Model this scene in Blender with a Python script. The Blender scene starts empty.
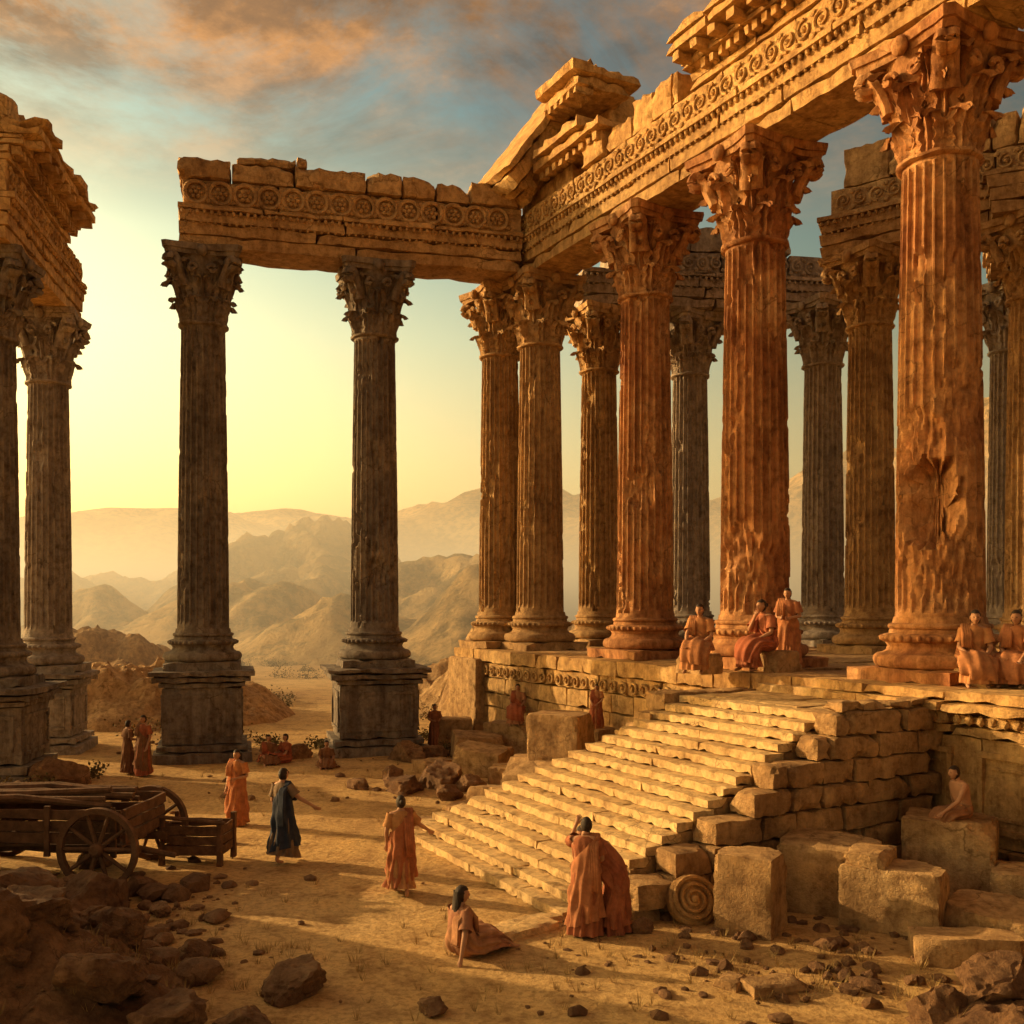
import bpy, bmesh, math, random
from mathutils import Vector, Matrix, noise, Quaternion
R=random.Random(7)
sc=bpy.context.scene
D=math.radians
# ------------------------------------------------------------------ materials
def nd(nt,t,**k):
    n=nt.nodes.new(t)
    for a,b in k.items(): setattr(n,a,b)
    return n
def ramp(nt,fac,stops,interp='LINEAR'):
    r=nd(nt,'ShaderNodeValToRGB'); r.color_ramp.interpolation=interp
    e=r.color_ramp.elements
    while len(e)<len(stops): e.new(0.5)
    for i,(p,c) in enumerate(stops):
        e[i].position=p; e[i].color=(c[0],c[1],c[2],1) if len(c)==3 else c
    nt.links.new(fac,r.inputs[0]); return r.outputs[0]
def noi(nt,vec,scale,detail=6,rough=0.6,dist=0.0):
    n=nd(nt,'ShaderNodeTexNoise'); n.inputs['Scale'].default_value=scale
    n.inputs['Detail'].default_value=detail; n.inputs['Roughness'].default_value=rough
    n.inputs['Distortion'].default_value=dist
    nt.links.new(vec,n.inputs['Vector']); return n.outputs['Fac']
def mixc(nt,fac,a,b,mode='MIX'):
    m=nd(nt,'ShaderNodeMix',data_type='RGBA',blend_type=mode)
    for s,v in ((0,fac),(6,a),(7,b)):
        if isinstance(v,(int,float)): m.inputs[s].default_value=v
        elif isinstance(v,tuple): m.inputs[s].default_value=(v[0],v[1],v[2],1)
        else: nt.links.new(v,m.inputs[s])
    return m.outputs[2]
def mth(nt,op,a,b=0.0,c=None):
    m=nd(nt,'ShaderNodeMath',operation=op)
    for s,v in ((0,a),(1,b),(2,c)):
        if v is None: continue
        if isinstance(v,(int,float)): m.inputs[s].default_value=v
        else: nt.links.new(v,m.inputs[s])
    return m.outputs[0]
def newmat(name):
    m=bpy.data.materials.new(name); m.use_nodes=True; nt=m.node_tree
    b=nt.nodes['Principled BSDF']; b.inputs['Roughness'].default_value=0.85
    b.inputs['Specular IOR Level'].default_value=0.25
    return m,nt,b
def stone(name,c1,c2,c3,sc_=1.0,bump=0.5,streak=0.6,rough=0.85):
    m,nt,b=newmat(name)
    g=nd(nt,'ShaderNodeNewGeometry'); P=g.outputs['Position']
    big=noi(nt,P,0.45*sc_,4,0.6,0.6)
    col=ramp(nt,big,[(0.3,c1),(0.5,c2),(0.72,c3)])
    mp=nd(nt,'ShaderNodeMapping'); mp.inputs['Scale'].default_value=(1.6,1.6,0.16); nt.links.new(P,mp.inputs[0])
    st=noi(nt,mp.outputs[0],1.5*sc_,5,0.7)
    stc=ramp(nt,st,[(0.38,(0.38,0.30,0.25)),(0.6,(1,1,1))])
    col=mixc(nt,streak,col,stc,'MULTIPLY')
    med=noi(nt,P,4*sc_,7,0.72)
    mc=ramp(nt,med,[(0.33,(0.40,0.32,0.27)),(0.55,(1.0,1.0,1.0)),(0.72,(1.3,1.2,1.05))])
    col=mixc(nt,0.85,col,mc,'MULTIPLY')
    v=nd(nt,'ShaderNodeTexVoronoi',feature='DISTANCE_TO_EDGE'); v.inputs['Scale'].default_value=0.9*sc_
    wv=nd(nt,'ShaderNodeVectorMath',operation='ADD'); nt.links.new(P,wv.inputs[0])
    nv=nd(nt,'ShaderNodeTexNoise'); nv.inputs['Scale'].default_value=1.7*sc_; nv.inputs['Detail'].default_value=4; nt.links.new(P,nv.inputs['Vector'])
    nt.links.new(nv.outputs['Color'],wv.inputs[1]); nt.links.new(wv.outputs[0],v.inputs['Vector'])
    cr=ramp(nt,v.outputs['Distance'],[(0.0,(0.3,0.25,0.22)),(0.025,(1,1,1))])
    crm=ramp(nt,big,[(0.5,(0,0,0)),(0.6,(1,1,1))])
    col=mixc(nt,mth(nt,'MULTIPLY',crm,0.75),col,cr,'MULTIPLY')
    nt.links.new(col,b.inputs['Base Color'])
    fine=noi(nt,P,22*sc_,6,0.7)
    h=mth(nt,'ADD',mth(nt,'MULTIPLY',fine,0.5),mth(nt,'MULTIPLY',med,1.1))
    bp=nd(nt,'ShaderNodeBump'); bp.inputs['Strength'].default_value=bump; bp.inputs['Distance'].default_value=0.09
    nt.links.new(h,bp.inputs['Height']); nt.links.new(bp.outputs[0],b.inputs['Normal'])
    b.inputs['Roughness'].default_value=rough
    return m
def plain(name,c,var=0.35,scale=8,bump=0.2,rough=0.85):
    m,nt,b=newmat(name)
    tc=nd(nt,'ShaderNodeTexCoord'); P=tc.outputs['Object']
    n=noi(nt,P,scale,6,0.65)
    lo=tuple(x*(1-var) for x in c); hi=tuple(min(1,x*(1+var)) for x in c)
    nt.links.new(ramp(nt,n,[(0.3,lo),(0.7,hi)]),b.inputs['Base Color'])
    if bump>0:
        bp=nd(nt,'ShaderNodeBump'); bp.inputs['Strength'].default_value=bump; bp.inputs['Distance'].default_value=0.02
        nt.links.new(noi(nt,P,scale*4,5),bp.inputs['Height']); nt.links.new(bp.outputs[0],b.inputs['Normal'])
    b.inputs['Roughness'].default_value=rough
    return m
M_red=stone('red_stone',(0.38,0.15,0.06),(0.56,0.275,0.11),(0.70,0.42,0.20),1.0,0.6,0.8)
M_gold=stone('gold_stone',(0.46,0.26,0.10),(0.66,0.41,0.165),(0.76,0.51,0.22),1.0,0.75,0.5)
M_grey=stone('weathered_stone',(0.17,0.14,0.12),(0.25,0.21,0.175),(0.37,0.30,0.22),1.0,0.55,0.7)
M_hazed=stone('hazed_pale_stone',(0.28,0.24,0.20),(0.38,0.32,0.27),(0.47,0.39,0.31),1.0,0.5,0.5)  # paler tone stands in for haze on the inner back columns
M_tan=stone('tan_stone',(0.36,0.21,0.095),(0.53,0.33,0.15),(0.65,0.43,0.21),1.0,0.85,0.45)
M_rock=stone('rock',(0.15,0.075,0.038),(0.27,0.145,0.07),(0.42,0.24,0.115),1.6,1.0,0.15)
M_step=stone('step_stone',(0.52,0.33,0.15),(0.68,0.47,0.22),(0.78,0.56,0.28),1.3,0.6,0.15)
M_wood=plain('old_wood',(0.14,0.07,0.035),0.5,5,0.6)
M_skin=plain('skin',(0.43,0.22,0.12),0.12,12,0.05,0.6)
M_hair=plain('hair',(0.035,0.02,0.012),0.4,30,0.5,0.6)
M_eye=plain('eye_dark',(0.02,0.015,0.01),0.1,10,0,0.4)
M_lip=plain('lips',(0.3,0.1,0.07),0.1,10,0,0.6)
M_leaf=plain('dry_foliage',(0.12,0.085,0.03),0.5,1.5,0.0)
M_grass=plain('dry_grass',(0.34,0.22,0.08),0.4,3,0.0)
CL={}
def cloth(c):
    if c not in CL:
        CL[c]=plain('cloth_%d'%len(CL),c,0.32,7,0.4,0.9)
    return CL[c]
def ground_mat():
    m,nt,b=newmat('sand_ground')
    g=nd(nt,'ShaderNodeNewGeometry'); P=g.outputs['Position']
    a=noi(nt,P,0.12,5,0.6,0.5); c=noi(nt,P,1.3,7,0.7); f=noi(nt,P,9,7,0.75)
    col=ramp(nt,a,[(0.3,(0.44,0.25,0.10)),(0.5,(0.66,0.42,0.17)),(0.7,(0.76,0.52,0.24))])
    col=mixc(nt,0.85,col,ramp(nt,c,[(0.3,(0.42,0.33,0.26)),(0.5,(1,1,1)),(0.7,(1.12,1.08,1))]),'MULTIPLY')
    col=mixc(nt,0.75,col,ramp(nt,f,[(0.35,(0.45,0.39,0.33)),(0.55,(1,1,1))]),'MULTIPLY')
    nt.links.new(col,b.inputs['Base Color'])
    v=nd(nt,'ShaderNodeTexVoronoi'); v.inputs['Scale'].default_value=5; nt.links.new(P,v.inputs['Vector'])
    peb=mth(nt,'SUBTRACT',1.0,v.outputs['Distance'])
    h=mth(nt,'ADD',mth(nt,'MULTIPLY',c,1.8),mth(nt,'ADD',f,mth(nt,'MULTIPLY',peb,0.3)))
    bp=nd(nt,'ShaderNodeBump'); bp.inputs['Strength'].default_value=0.8; bp.inputs['Distance'].default_value=0.1
    nt.links.new(h,bp.inputs['Height']); nt.links.new(bp.outputs[0],b.inputs['Normal'])
    b.inputs['Roughness'].default_value=0.95
    return m
M_ground=ground_mat()
def hill_mat():
    m,nt,b=newmat('hill_earth')
    g=nd(nt,'ShaderNodeNewGeometry'); P=g.outputs['Position']
    a=noi(nt,P,0.03,8,0.65,0.6); c=noi(nt,P,0.22,8,0.72)
    col=ramp(nt,a,[(0.35,(0.34,0.21,0.08)),(0.5,(0.58,0.37,0.15)),(0.66,(0.70,0.47,0.21))])
    col=mixc(nt,0.9,col,ramp(nt,c,[(0.42,(0.22,0.21,0.13)),(0.55,(1,1,1))]),'MULTIPLY')
    nt.links.new(col,b.inputs['Base Color'])
    bp=nd(nt,'ShaderNodeBump'); bp.inputs['Strength'].default_value=0.8; bp.inputs['Distance'].default_value=3
    nt.links.new(mth(nt,'ADD',c,mth(nt,'MULTIPLY',a,2)),bp.inputs['Height']); nt.links.new(bp.outputs[0],b.inputs['Normal'])
    return m
M_hill=hill_mat()
# ------------------------------------------------------------------ helpers
def obj(name,bm,mat,parent=None,M=None,smooth=35):
    me=bpy.data.meshes.new(name); bm.to_mesh(me); bm.free()
    if mat: me.materials.append(mat)
    if smooth is not None:
        me.shade_smooth(); me.set_sharp_from_angle(angle=D(smooth))
    o=bpy.data.objects.new(name,me); sc.collection.objects.link(o)
    if parent: o.parent=parent
    if M is not None: o.matrix_local=M
    return o
def empty(name,loc=(0,0,0),rz=0,s=1):
    e=bpy.data.objects.new(name,None); sc.collection.objects.link(e)
    e.location=loc; e.rotation_euler=(0,0,rz); e.scale=(s,s,s); e.empty_display_size=0.1
    return e
def rbox(bm,x0,x1,y0,y1,z0,z1,seg=0.5,amp=0.03,chip=0.05,M=None,seed=None,freq=1.3,knock=()):
    if seed is None: seed=R.random()*100
    n=[max(1,min(40,int(round((b-a)/seg)))) for a,b in ((x0,x1),(y0,y1),(z0,z1))]
    lo=(x0,y0,z0); sz=(x1-x0,y1-y0,z1-z0)
    V={}
    def vert(i,j,k):
        key=(i,j,k)
        if key in V: return V[key]
        idx=(i,j,k); p=[lo[a]+sz[a]*idx[a]/n[a] for a in range(3)]
        ext=[(-1 if idx[a]==0 else (1 if idx[a]==n[a] else 0)) for a in range(3)]
        ne=sum(1 for e in ext if e)
        q=Vector(p)*freq+Vector((seed,seed*1.7,seed*.3))
        dv=noise.noise_vector(q)*amp+noise.noise_vector(q*3.7)*amp*.35
        if ne>=2:
            c=chip*(0.2+max(0,noise.noise(q*2.1)+.05)*3.2)
            for a in range(3):
                if ext[a]: p[a]-=ext[a]*min(c,sz[a]*.3)
        pp=Vector(p)+dv
        for kn,kd in knock:
            un=Vector(((pp[0]-lo[0])/sz[0]*2-1,(pp[1]-lo[1])/sz[1]*2-1,(pp[2]-lo[2])/sz[2]*2-1))
            t=un.dot(kn)-kd-.08*noise.noise(q*2.5)
            if t>0:
                un-=kn*t; pp=Vector((lo[0]+(un.x+1)/2*sz[0],lo[1]+(un.y+1)/2*sz[1],lo[2]+(un.z+1)/2*sz[2]))
        if M is not None: pp=M@pp
        V[key]=bm.verts.new(pp); return V[key]
    for a in range(3):
        b,c=(a+1)%3,(a+2)%3
        for side in (0,n[a]):
            for i in range(n[b]):
                for j in range(n[c]):
                    def kk(ii,jj):
                        t=[0,0,0]; t[a]=side; t[b]=ii; t[c]=jj; return vert(*t)
                    f=[kk(i,j),kk(i+1,j),kk(i+1,j+1),kk(i,j+1)]
                    if side==0: f.reverse()
                    try: bm.faces.new(f)
                    except ValueError: pass
def rknock(k=2):
    o=[]
    for _ in range(k):
        n=Vector((R.choice((-1,1))*R.uniform(.5,1),R.choice((-1,1))*R.uniform(.5,1),R.uniform(.2,1))).normalized()
        o.append((n,R.uniform(1.15,1.45)))
    return o
def lathe(bm,prof,n=48,amp=0.0,seed=0):
    rings=[]
    for r,z in prof:
        ring=[]
        for i in range(n):
            a=2*math.pi*i/n
            rr=r+(noise.noise(Vector((math.cos(a)*r*2+seed,math.sin(a)*r*2,z*2)))*amp if amp else 0)
            ring.append(bm.verts.new((rr*math.cos(a),rr*math.sin(a),z)))
        rings.append(ring)
    for a,b in zip(rings,rings[1:]):
        for i in range(n):
            bm.faces.new((a[i],a[(i+1)%n],b[(i+1)%n],b[i]))
    bm.faces.new(rings[-1]); bm.faces.new(list(reversed(rings[0])))
def tube(bm,pts,rad,n=8,flat=1.0,M=None,cap=True):
    rings=[]
    up=Vector((0,0,1))
    for i,p in enumerate(pts):
        p=Vector(p); t=(Vector(pts[min(i+1,len(pts)-1)])-Vector(pts[max(i-1,0)])).normalized()
        s=t.cross(up)
        if s.length<1e-3: s=t.cross(Vector((0,1,0)))
        s.normalize(); u=s.cross(t)
        r=rad[i] if isinstance(rad,(list,tuple)) else rad
        ring=[]
        for k in range(n):
            a=2*math.pi*k/n
            q=p+s*math.cos(a)*r*flat+u*math.sin(a)*r
            if M is not None: q=M@q
            ring.append(bm.verts.new(q))
        rings.append(ring)
    for a,b in zip(rings,rings[1:]):
        for i in range(n):
            bm.faces.new((a[i],a[(i+1)%n],b[(i+1)%n],b[i]))
    if cap:
        bm.faces.new(rings[-1]); bm.faces.new(list(reversed(rings[0])))
# ------------------------------------------------------------------ capital mesh
def capital_mesh(mat,name,seed):
    bm=bmesh.new(); H=2.4
    def bell(z):
        t=z/H; return 0.74+0.12*t+0.6*max(0,t-0.5)**1.6*2
    prof=[(0.80,-0.12),(0.86,-0.08),(0.86,-0.02),(0.80,0.0)]+[(bell(H*.88*i/12),H*.88*i/12) for i in range(13)]
    lathe(bm,prof,32)
    def leaf(ang,z0,h,out,w,drop):
        NU,NV=8,11; g=[]
        for j in range(NV+1):
            t=j/NV
            if t<0.7:
                z=z0+h*t/0.7*0.95; r=bell(z)+0.05+out*0.35*(t/0.7)**2
            else:
                a=(t-0.7)/0.3*math.pi*0.95
                z=z0+h*0.95+math.sin(a)*drop*0.6-(drop*0.55 if a>math.pi/2 else drop*0.55*(a/(math.pi/2))**2)
                r=bell(z0+h*.95)+0.05+out*0.35+out*0.65*(1-math.cos(a))/2
            ww=w*(0.75+0.35*math.sin(math.pi*min(1,t*1.1)))*(1 if t<0.7 else max(0.2,1-((t-0.7)/0.3)**2*.8))
            ww*=1+0.25*math.sin(t*math.pi*8)
            row=[]
            for i in range(NU+1):
                s=i/NU*2-1
                lob=0.06*math.cos(s*math.pi*3.5)
                rr=r-0.16*abs(s)**2*w*2+lob*(0.6+t)+noise.noise(Vector((s*3+seed,t*4,ang)))*0.04
                row.append(bm.verts.new((rr*math.cos(ang)-math.sin(ang)*s*ww,rr*math.sin(ang)+math.cos(ang)*s*ww,z-0.10*abs(s)*h*.4)))
            g.append(row)
        for j in range(NV):
            for i in range(NU):
                bm.faces.new((g[j][i],g[j][i+1],g[j+1][i+1],g[j+1][i]))
    for k in range(8):
        leaf(k*math.pi/4+math.pi/8,0.0,0.75,0.36,0.31,0.22)
        leaf(k*math.pi/4,0.28,1.15,0.46,0.30,0.26)
    for k in range(4):
        for da in (-.32,.32): leaf(math.pi/4+k*math.pi/2+da,0.95,0.95,0.42,0.2,0.2)
    for k in range(4):
        a=math.pi/4+k*math.pi/2
        for off in (-0.12,0.12):
            pts=[];rad=[]
            for i in range(26):
                t=i/25
                if t<0.4:
                    s=t/0.4; r=0.98+0.42*s**1.3; z=1.1+0.9*s
                    pts.append((r,off*(1-s*.2),z)); rad.append(0.16)
                else:
                    s=(t-0.4)/0.6; th=math.pi/2-s*2.2*math.pi*1.0
                    q=0.21*(1-s*0.85)
                    cx,cz=1.42,1.80
                    pts.append((cx+q*math.cos(th),off*.8,cz+q*math.sin(th))); rad.append(0.13*(1-0.3*s))
            tube(bm,pts,rad,7,1.1,Matrix.Rotation(a,4,'Z'))
        b=k*math.pi/2
        for sg in (-1,1):
            pts=[]
            for i in range(16):
                s=i/15; th=s*2*math.pi*0.95
                q=0.16*(1-s*.6)
                pts.append((1.08+0.1*s,sg*(0.32-0.0)-sg*q*math.cos(th)*1.0,1.62+q*math.sin(th)))
            tube(bm,pts,0.07,6,1,Matrix.Rotation(b,4,'Z'))
        bmesh.ops.create_icosphere(bm,subdivisions=2,radius=0.2,matrix=Matrix.Rotation(b,4,'Z')@Matrix.Translation((1.2,0,2.2))@Matrix.Diagonal((.7,1,1,1)))
    def aba(z0,z1,rc,rm):
        ring=[]
        for k in range(4):
            a0=math.pi/4+k*math.pi/2
            for j in range(9):
                t=j/8
                p0=Vector((rc*math.cos(a0+.06),rc*math.sin(a0+.06))); p1=Vector((rc*math.cos(a0+math.pi/2-.06),rc*math.sin(a0+math.pi/2-.06)))
                p=p0.lerp(p1,t); m=((p0+p1)/2)
                ln=m.length; dd=(ln-rm)*math.sin(math.pi*t)
                p=p-m.normalized()*dd
                ring.append(p)
        lo=[bm.verts.new((p.x,p.y,z0)) for p in ring]; hi=[bm.verts.new((p.x*1.03,p.y*1.03,z1)) for p in ring]
        n=len(ring)
        for i in range(n): bm.faces.new((lo[i],lo[(i+1)%n],hi[(i+1)%n],hi[i]))
        bm.faces.new(hi); bm.faces.new(list(reversed(lo)))
    aba(2.06,2.2,1.62,1.06); aba(2.203,2.4,1.74,1.16)
    for v in bm.verts:
        v.co+=noise.noise_vector(v.co*2.5+Vector((seed,0,0)))*0.04
    me=bpy.data.meshes.new(name); bm.to_mesh(me); bm.free(); me.materials.append(mat); me.shade_smooth(); me.set_sharp_from_angle(angle=D(50))
    return me
CAP={}
def column(x,y,z0,ztop,mat,rot=0,seed=0,pedestal=False,rad=0.86,dents=(),pw=1.45,base_h=1.35,capmat=None):
    e=empty('corinthian_column',(x,y,0),rot)
    z=z0
    if pedestal:
        bm=bmesh.new(); h=pedestal
        rbox(bm,-pw-.12,pw+.12,-pw-.12,pw+.12,-0.3,0.32,0.4,0.03,0.05)
        rbox(bm,-pw,pw,-pw,pw,0.325,0.55,0.4,0.02,0.04)
        rbox(bm,-pw+.2,pw-.2,-pw+.2,pw-.2,0.555,h-.5,0.35,0.03,0.03)
        for k in range(4):
            Mk=Matrix.Rotation(k*math.pi/2,4,'Z'); w=pw-.2
            a,b=0.8,h-.72
            for (u0,u1,v0,v1) in ((-w+.2,w-.2,a,a+.12),(-w+.2,w-.2,b-.12,b),(-w+.2,-w+.32,a+.122,b-.122),(w-.32,w-.2,a+.122,b-.122)):
                rbox(bm,u0,u1,-w-.05,-w+.06,v0,v1,0.4,0.012,0.02,Mk)
        rbox(bm,-pw+.08,pw-.08,-pw+.08,pw-.08,h-.495,h-.33,0.35,0.02,0.03)
        rbox(bm,-pw-.1,pw+.1,-pw-.1,pw+.1,h-.325,h-.13,0.35,0.03,0.05)
        rbox(bm,-pw-.22,pw+.22,-pw-.22,pw+.22,h-.125,h+.06,0.35,0.03,0.06)
        obj('pedestal',bm,mat,e); z=h+.06
    bm=bmesh.new(); r=rad; k=base_h/1.35
    pl=r*1.5
    rbox(bm,-pl,pl,-pl,pl,z-.05,z+.28*k,0.35,0.025,0.05)
    obj('plinth',bm,mat,e)
    bm=bmesh.new(); b0=z+.28*k
    pr=[(r*1.40,b0)]
    for i in range(9):
        a=-math.pi/2+math.pi*i/8; pr.append((r*1.36+.13*math.cos(a),b0+.15*k+.15*k*math.sin(a)))
    pr+=[(r*1.30,b0+.31*k),(r*1.20,b0+.37*k),(r*1.17,b0+.45*k),(r*1.22,b0+.52*k)]
    for i in range(7):
        a=-math.pi/2+math.pi*i/6; pr.append((r*1.22+.09*math.cos(a),b0+.62*k+.09*k*math.sin(a)))
    pr+=[(r*1.14,b0+.72*k),(r*1.12,b0+.80*k)]
    for i in range(5):
        a=-math.pi/2+math.pi*i/4; pr.append((r*1.10+.06*math.cos(a),b0+.87*k+.06*k*math.sin(a)))
    pr+=[(r*1.06,b0+.94*k),(r*1.03,b0+1.07*k)]
    lathe(bm,pr,64,0.05,seed)
    for i in range(36):
        a=i*math.pi/18
        bmesh.ops.create_icosphere(bm,subdivisions=1,radius=0.07,matrix=Matrix.Rotation(a,4,'Z')@Matrix.Translation((r*1.22+.07,0,b0+.62*k)))
    obj('base',bm,mat,e,smooth=45)
    zs=b0+1.05*k; ze=ztop-2.4-.1; L=ze-zs
    bm=bmesh.new(); F=24; fr=[0,.16,.30,.58,.86]; dp=[0,0,.8,1,.8]
    rings=[]; nz=int(L/(0.1 if dents else 0.16))
    joints=[]; q=zs+2.2+R.random()
    while q<ze-1: joints.append(q); q+=2.3+R.random()*.8
    for j in range(nz+1):
        zz=zs+L*j/nz; t=(zz-zs)/L
        rr=r*(1-0.15*t**1.4)
        fl=1.0
        if t<.02 or t>.985: fl=0.0
        jn=min([abs(zz-q) for q in joints] or [9])
        ring=[]
        for f in range(F):
            for a_,d_ in zip(fr,dp):
                a=2*math.pi*(f+a_)/F
                c,s=math.cos(a),math.sin(a)
                p=Vector((c*2.2+seed*7,s*2.2,zz*.9)); nv=noise.noise(p*.8)+.6*noise.noise(p*2.6)+.3*noise.noise(p*6)
                dam=min(max(0,nv-.44)*0.9,.14)
                if jn<.09: dam+=.07*max(0,noise.noise(p*2)+.25)
                ff=fl*max(0,1-dam*12)
                rad_=rr-0.085*d_*ff-dam-0.008*noise.noise(p*5)
                for (da,dz,dr,dd) in dents:
                    ang=(a-da+math.pi)%(2*math.pi)-math.pi
                    dist=math.hypot(ang*r,(zz-dz)*.85)+.22*noise.noise(p*2.5)+.1*noise.noise(p*7)
                    if dist<dr: rad_=min(rad_,rr-.02-dd*(1-(dist/dr)**7)-.09*noise.noise(p*4)-.04*noise.noise(p*9))
                ring.append(bm.verts.new((rad_*c,rad_*s,zz)))
        rings.append(ring)
    n=len(rings[0])
    for a,b in zip(rings,rings[1:]):
        for i in range(n): bm.faces.new((a[i],a[(i+1)%n],b[(i+1)%n],b[i]))
    obj('shaft',bm,mat,e,smooth=32)
    cm=capmat or mat
    key=(cm.name,seed%2)
    if key not in CAP: CAP[key]=capital_mesh(cm,'capital',seed%2*13.7)
    o=bpy.data.objects.new('capital',CAP[key]); sc.collection.objects.link(o); o.parent=e
    o.location=(0,0,ztop-2.4); sr=r/.88; o.scale=(sr,sr,1); o.rotation_euler=(0,0,(seed%3)*math.pi/2)
    return e
# ------------------------------------------------------------------ entablature
def entab(name,A,B,z0,mat,architrave=(0,1),frieze=(0,1),cornice=None,top=None,th=0.85,seed=0,ornate=True,dent=True,big=False):
    A=Vector((A[0],A[1],0)); B=Vector((B[0],B[1],0)); d=B-A; L=d.length; ang=math.atan2(d.y,d.x)
    e=empty(name,(A.x,A.y,z0),ang)
    rr=random.Random(seed)
    def row(bm,x0,x1,hy,za,zb,bl,amp=.02,chip=.04,seg=.4,jit=0):
        x=x0
        while x<x1-.05:
            w=bl*(0.8+rr.random()*.4)
            if x1-(x+w)<bl*.5: w=x1-x
            j=(rr.random()-.5)*jit
            rbox(bm,x,x+w-.015,-hy+j,hy+j,za,zb,seg,amp,chip,seed=rr.random()*99)
            x+=w
    a0,a1=architrave[0]*L,architrave[1]*L
    bm=bmesh.new()
    row(bm,a0,a1,th,0,.38,5.5); row(bm,a0,a1,th+.06,.383,.78,5.5); row(bm,a0,a1,th+.12,.783,1.16,5.5)
    row(bm,a0,a1,th+.24,1.163,1.34,3)
    if ornate:
        x=a0+.15
        while x<a1-.1:
            for sy in (-1,1):
                bmesh.ops.create_icosphere(bm,subdivisions=1,radius=.085,matrix=Matrix.Translation((x,sy*(th+.15),1.1))@Matrix.Diagonal((.8,.8,1.1,1)))
                bmesh.ops.create_icosphere(bm,subdivisions=1,radius=.05,matrix=Matrix.Translation((x+.1,sy*(th+.08),.76)))
            x+=.23
    obj('architrave',bm,mat,e)
    f0,f1=frieze[0]*L,frieze[1]*L
    bm=bmesh.new(); row(bm,f0,f1,th+.02,1.343,2.2,2.6,.02,.04,jit=.03)
    if ornate:
        st_=.78 if big else .56; qq=.36 if big else .26; tr=.10 if big else .05
        x=f0+.45; k=0
        while x<f1-.3:
            for sy in (-1,1):
                Y=sy*(th+.05)
                Mx=Matrix.Translation((x,Y,1.76))@Matrix.Rotation(math.pi/2,4,'X')
                pts=[]
                if big:
                    for i in range(17):
                        th_=i/16*2*math.pi; pts.append((qq*math.cos(th_),qq*math.sin(th_),0.0))
                    tube(bm,pts,tr*.8,5,1,Mx)
                    for pp_ in range(6):
                        aa=pp_*math.pi/3
                        bmesh.ops.create_icosphere(bm,subdivisions=1,radius=.085,matrix=Mx@Matrix.Translation((.15*math.cos(aa),.15*math.sin(aa),0)))
                    bmesh.ops.create_icosphere(bm,subdivisions=1,radius=.08,matrix=Mx@Matrix.Translation((0,0,-sy*.03)))
                else:
                    for i in range(16):
                        s=i/15; th_=s*math.pi*2.6*(1 if k%2 else -1)+(math.pi/2 if k%2 else -math.pi/2); q=qq*(1-.7*s)
                        pts.append((q*math.cos(th_),q*math.sin(th_),0.0))
                    tube(bm,pts,[tr*(1-.4*i/15) for i in range(16)],5,1,Mx)
                    bmesh.ops.create_icosphere(bm,subdivisions=1,radius=tr*1.5,matrix=Mx)
                for ss in (-1,1): bmesh.ops.create_icosphere(bm,subdivisions=1,radius=.09,matrix=Matrix.Translation((x+st_/2,Y,1.76+ss*.26))@Matrix.Diagonal((1.2,.6,1.0,1)))
            x+=st_; k+=1
    obj('frieze',bm,mat,e)
    if cornice:
        c0,c1=cornice[0]*L,cornice[1]*L
        bm=bmesh.new()
        row(bm,c0,c1,th+.12,2.203,2.4,3)
        if dent:
            x=c0+.1
            while x<c1-.2:
                if rr.random()>.07:
                    for sy in (-1,1): rbox(bm,x,x+.2,*(sorted((sy*(th+.1),sy*(th+.36)))),2.403,2.65,.3,.012,.02)
                x+=.34
        row(bm,c0,c1,th+.1,2.403,2.66,3)
        row(bm,c0,c1,th+.44,2.663,2.8,2.2,.03,.05)
        x=c0+.2
        while x<c1-.3:
            if rr.random()>.08:
                for sy in (-1,1): rbox(bm,x,x+.3,*(sorted((sy*(th+.4),sy*(th+.86)))),2.7,2.94,.2,.015,.03)
            x+=.75
        row(bm,c0,c1,th+.42,2.803,2.95,2.2,.02,.04)
        row(bm,c0,c1,th+.92,2.953,3.2,2.0,.04,.07,jit=.1)
        row(bm,c0+.1,c1-.1,th+1.05,3.203,3.5,1.7,.05,.1,jit=.15)
        obj('cornice',bm,mat,e)
    if top:
        bm=bmesh.new()
        for (t0,t1,za,h0,h1,hy,bl) in top:
            x=t0*L
            while x<t1*L-.2:
                w=min(bl*(.6+rr.random()*.8),t1*L-x)
                h=h0+(h1-h0)*rr.random(); y0=-hy+(rr.random()-.5)*.2; y1=hy+(rr.random()-.5)*.2
                rbox(bm,x,x+w-.03,y0,y1,za,za+h,.2,.035,.05,seed=rr.random()*99,freq=2.1,knock=rknock(1 if big else 2))
                x+=w
        obj('broken_blocks',bm,mat,e,smooth=25)
    return e
# ------------------------------------------------------------------ layout
ZT=16.9; PZ=3.5
u=Vector((-.465,.885,0)); v=Vector((.885,.465,0))
angu=math.atan2(u.y,u.x)
C1=(9.11,21.8);C2=(6.37,26.85);C3=(4.08,31.4);C4=(1.02,37.3)
L1=(-10.4,34.5);L2=(-4.83,36.0)
column(*C1,PZ,ZT,M_red,angu,0,rad=.90,dents=[(D(228)-angu,7.25,.80,.62),(D(212)-angu,8.5,.7,.16),(D(250)-angu,6.0,.8,.14),(D(285)-angu,9.2,.8,.1)])
column(*C2,PZ,ZT,M_red,angu,1,rad=.90,dents=[(D(230)-angu,6.6,.6,.16),(D(270)-angu,5.9,.8,.14)])
column(*C3,PZ,ZT,M_red,angu,2,rad=.87,dents=[(D(250)-angu,8.6,.5,.18)])
column(*C4,PZ,ZT,M_tan,angu,3,rad=.86)
column(-.45,38.6,PZ,ZT-.05,M_tan,angu,4,rad=.80)
aw=math.atan2(L2[1]-L1[1],L2[0]-L1[0])
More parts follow.
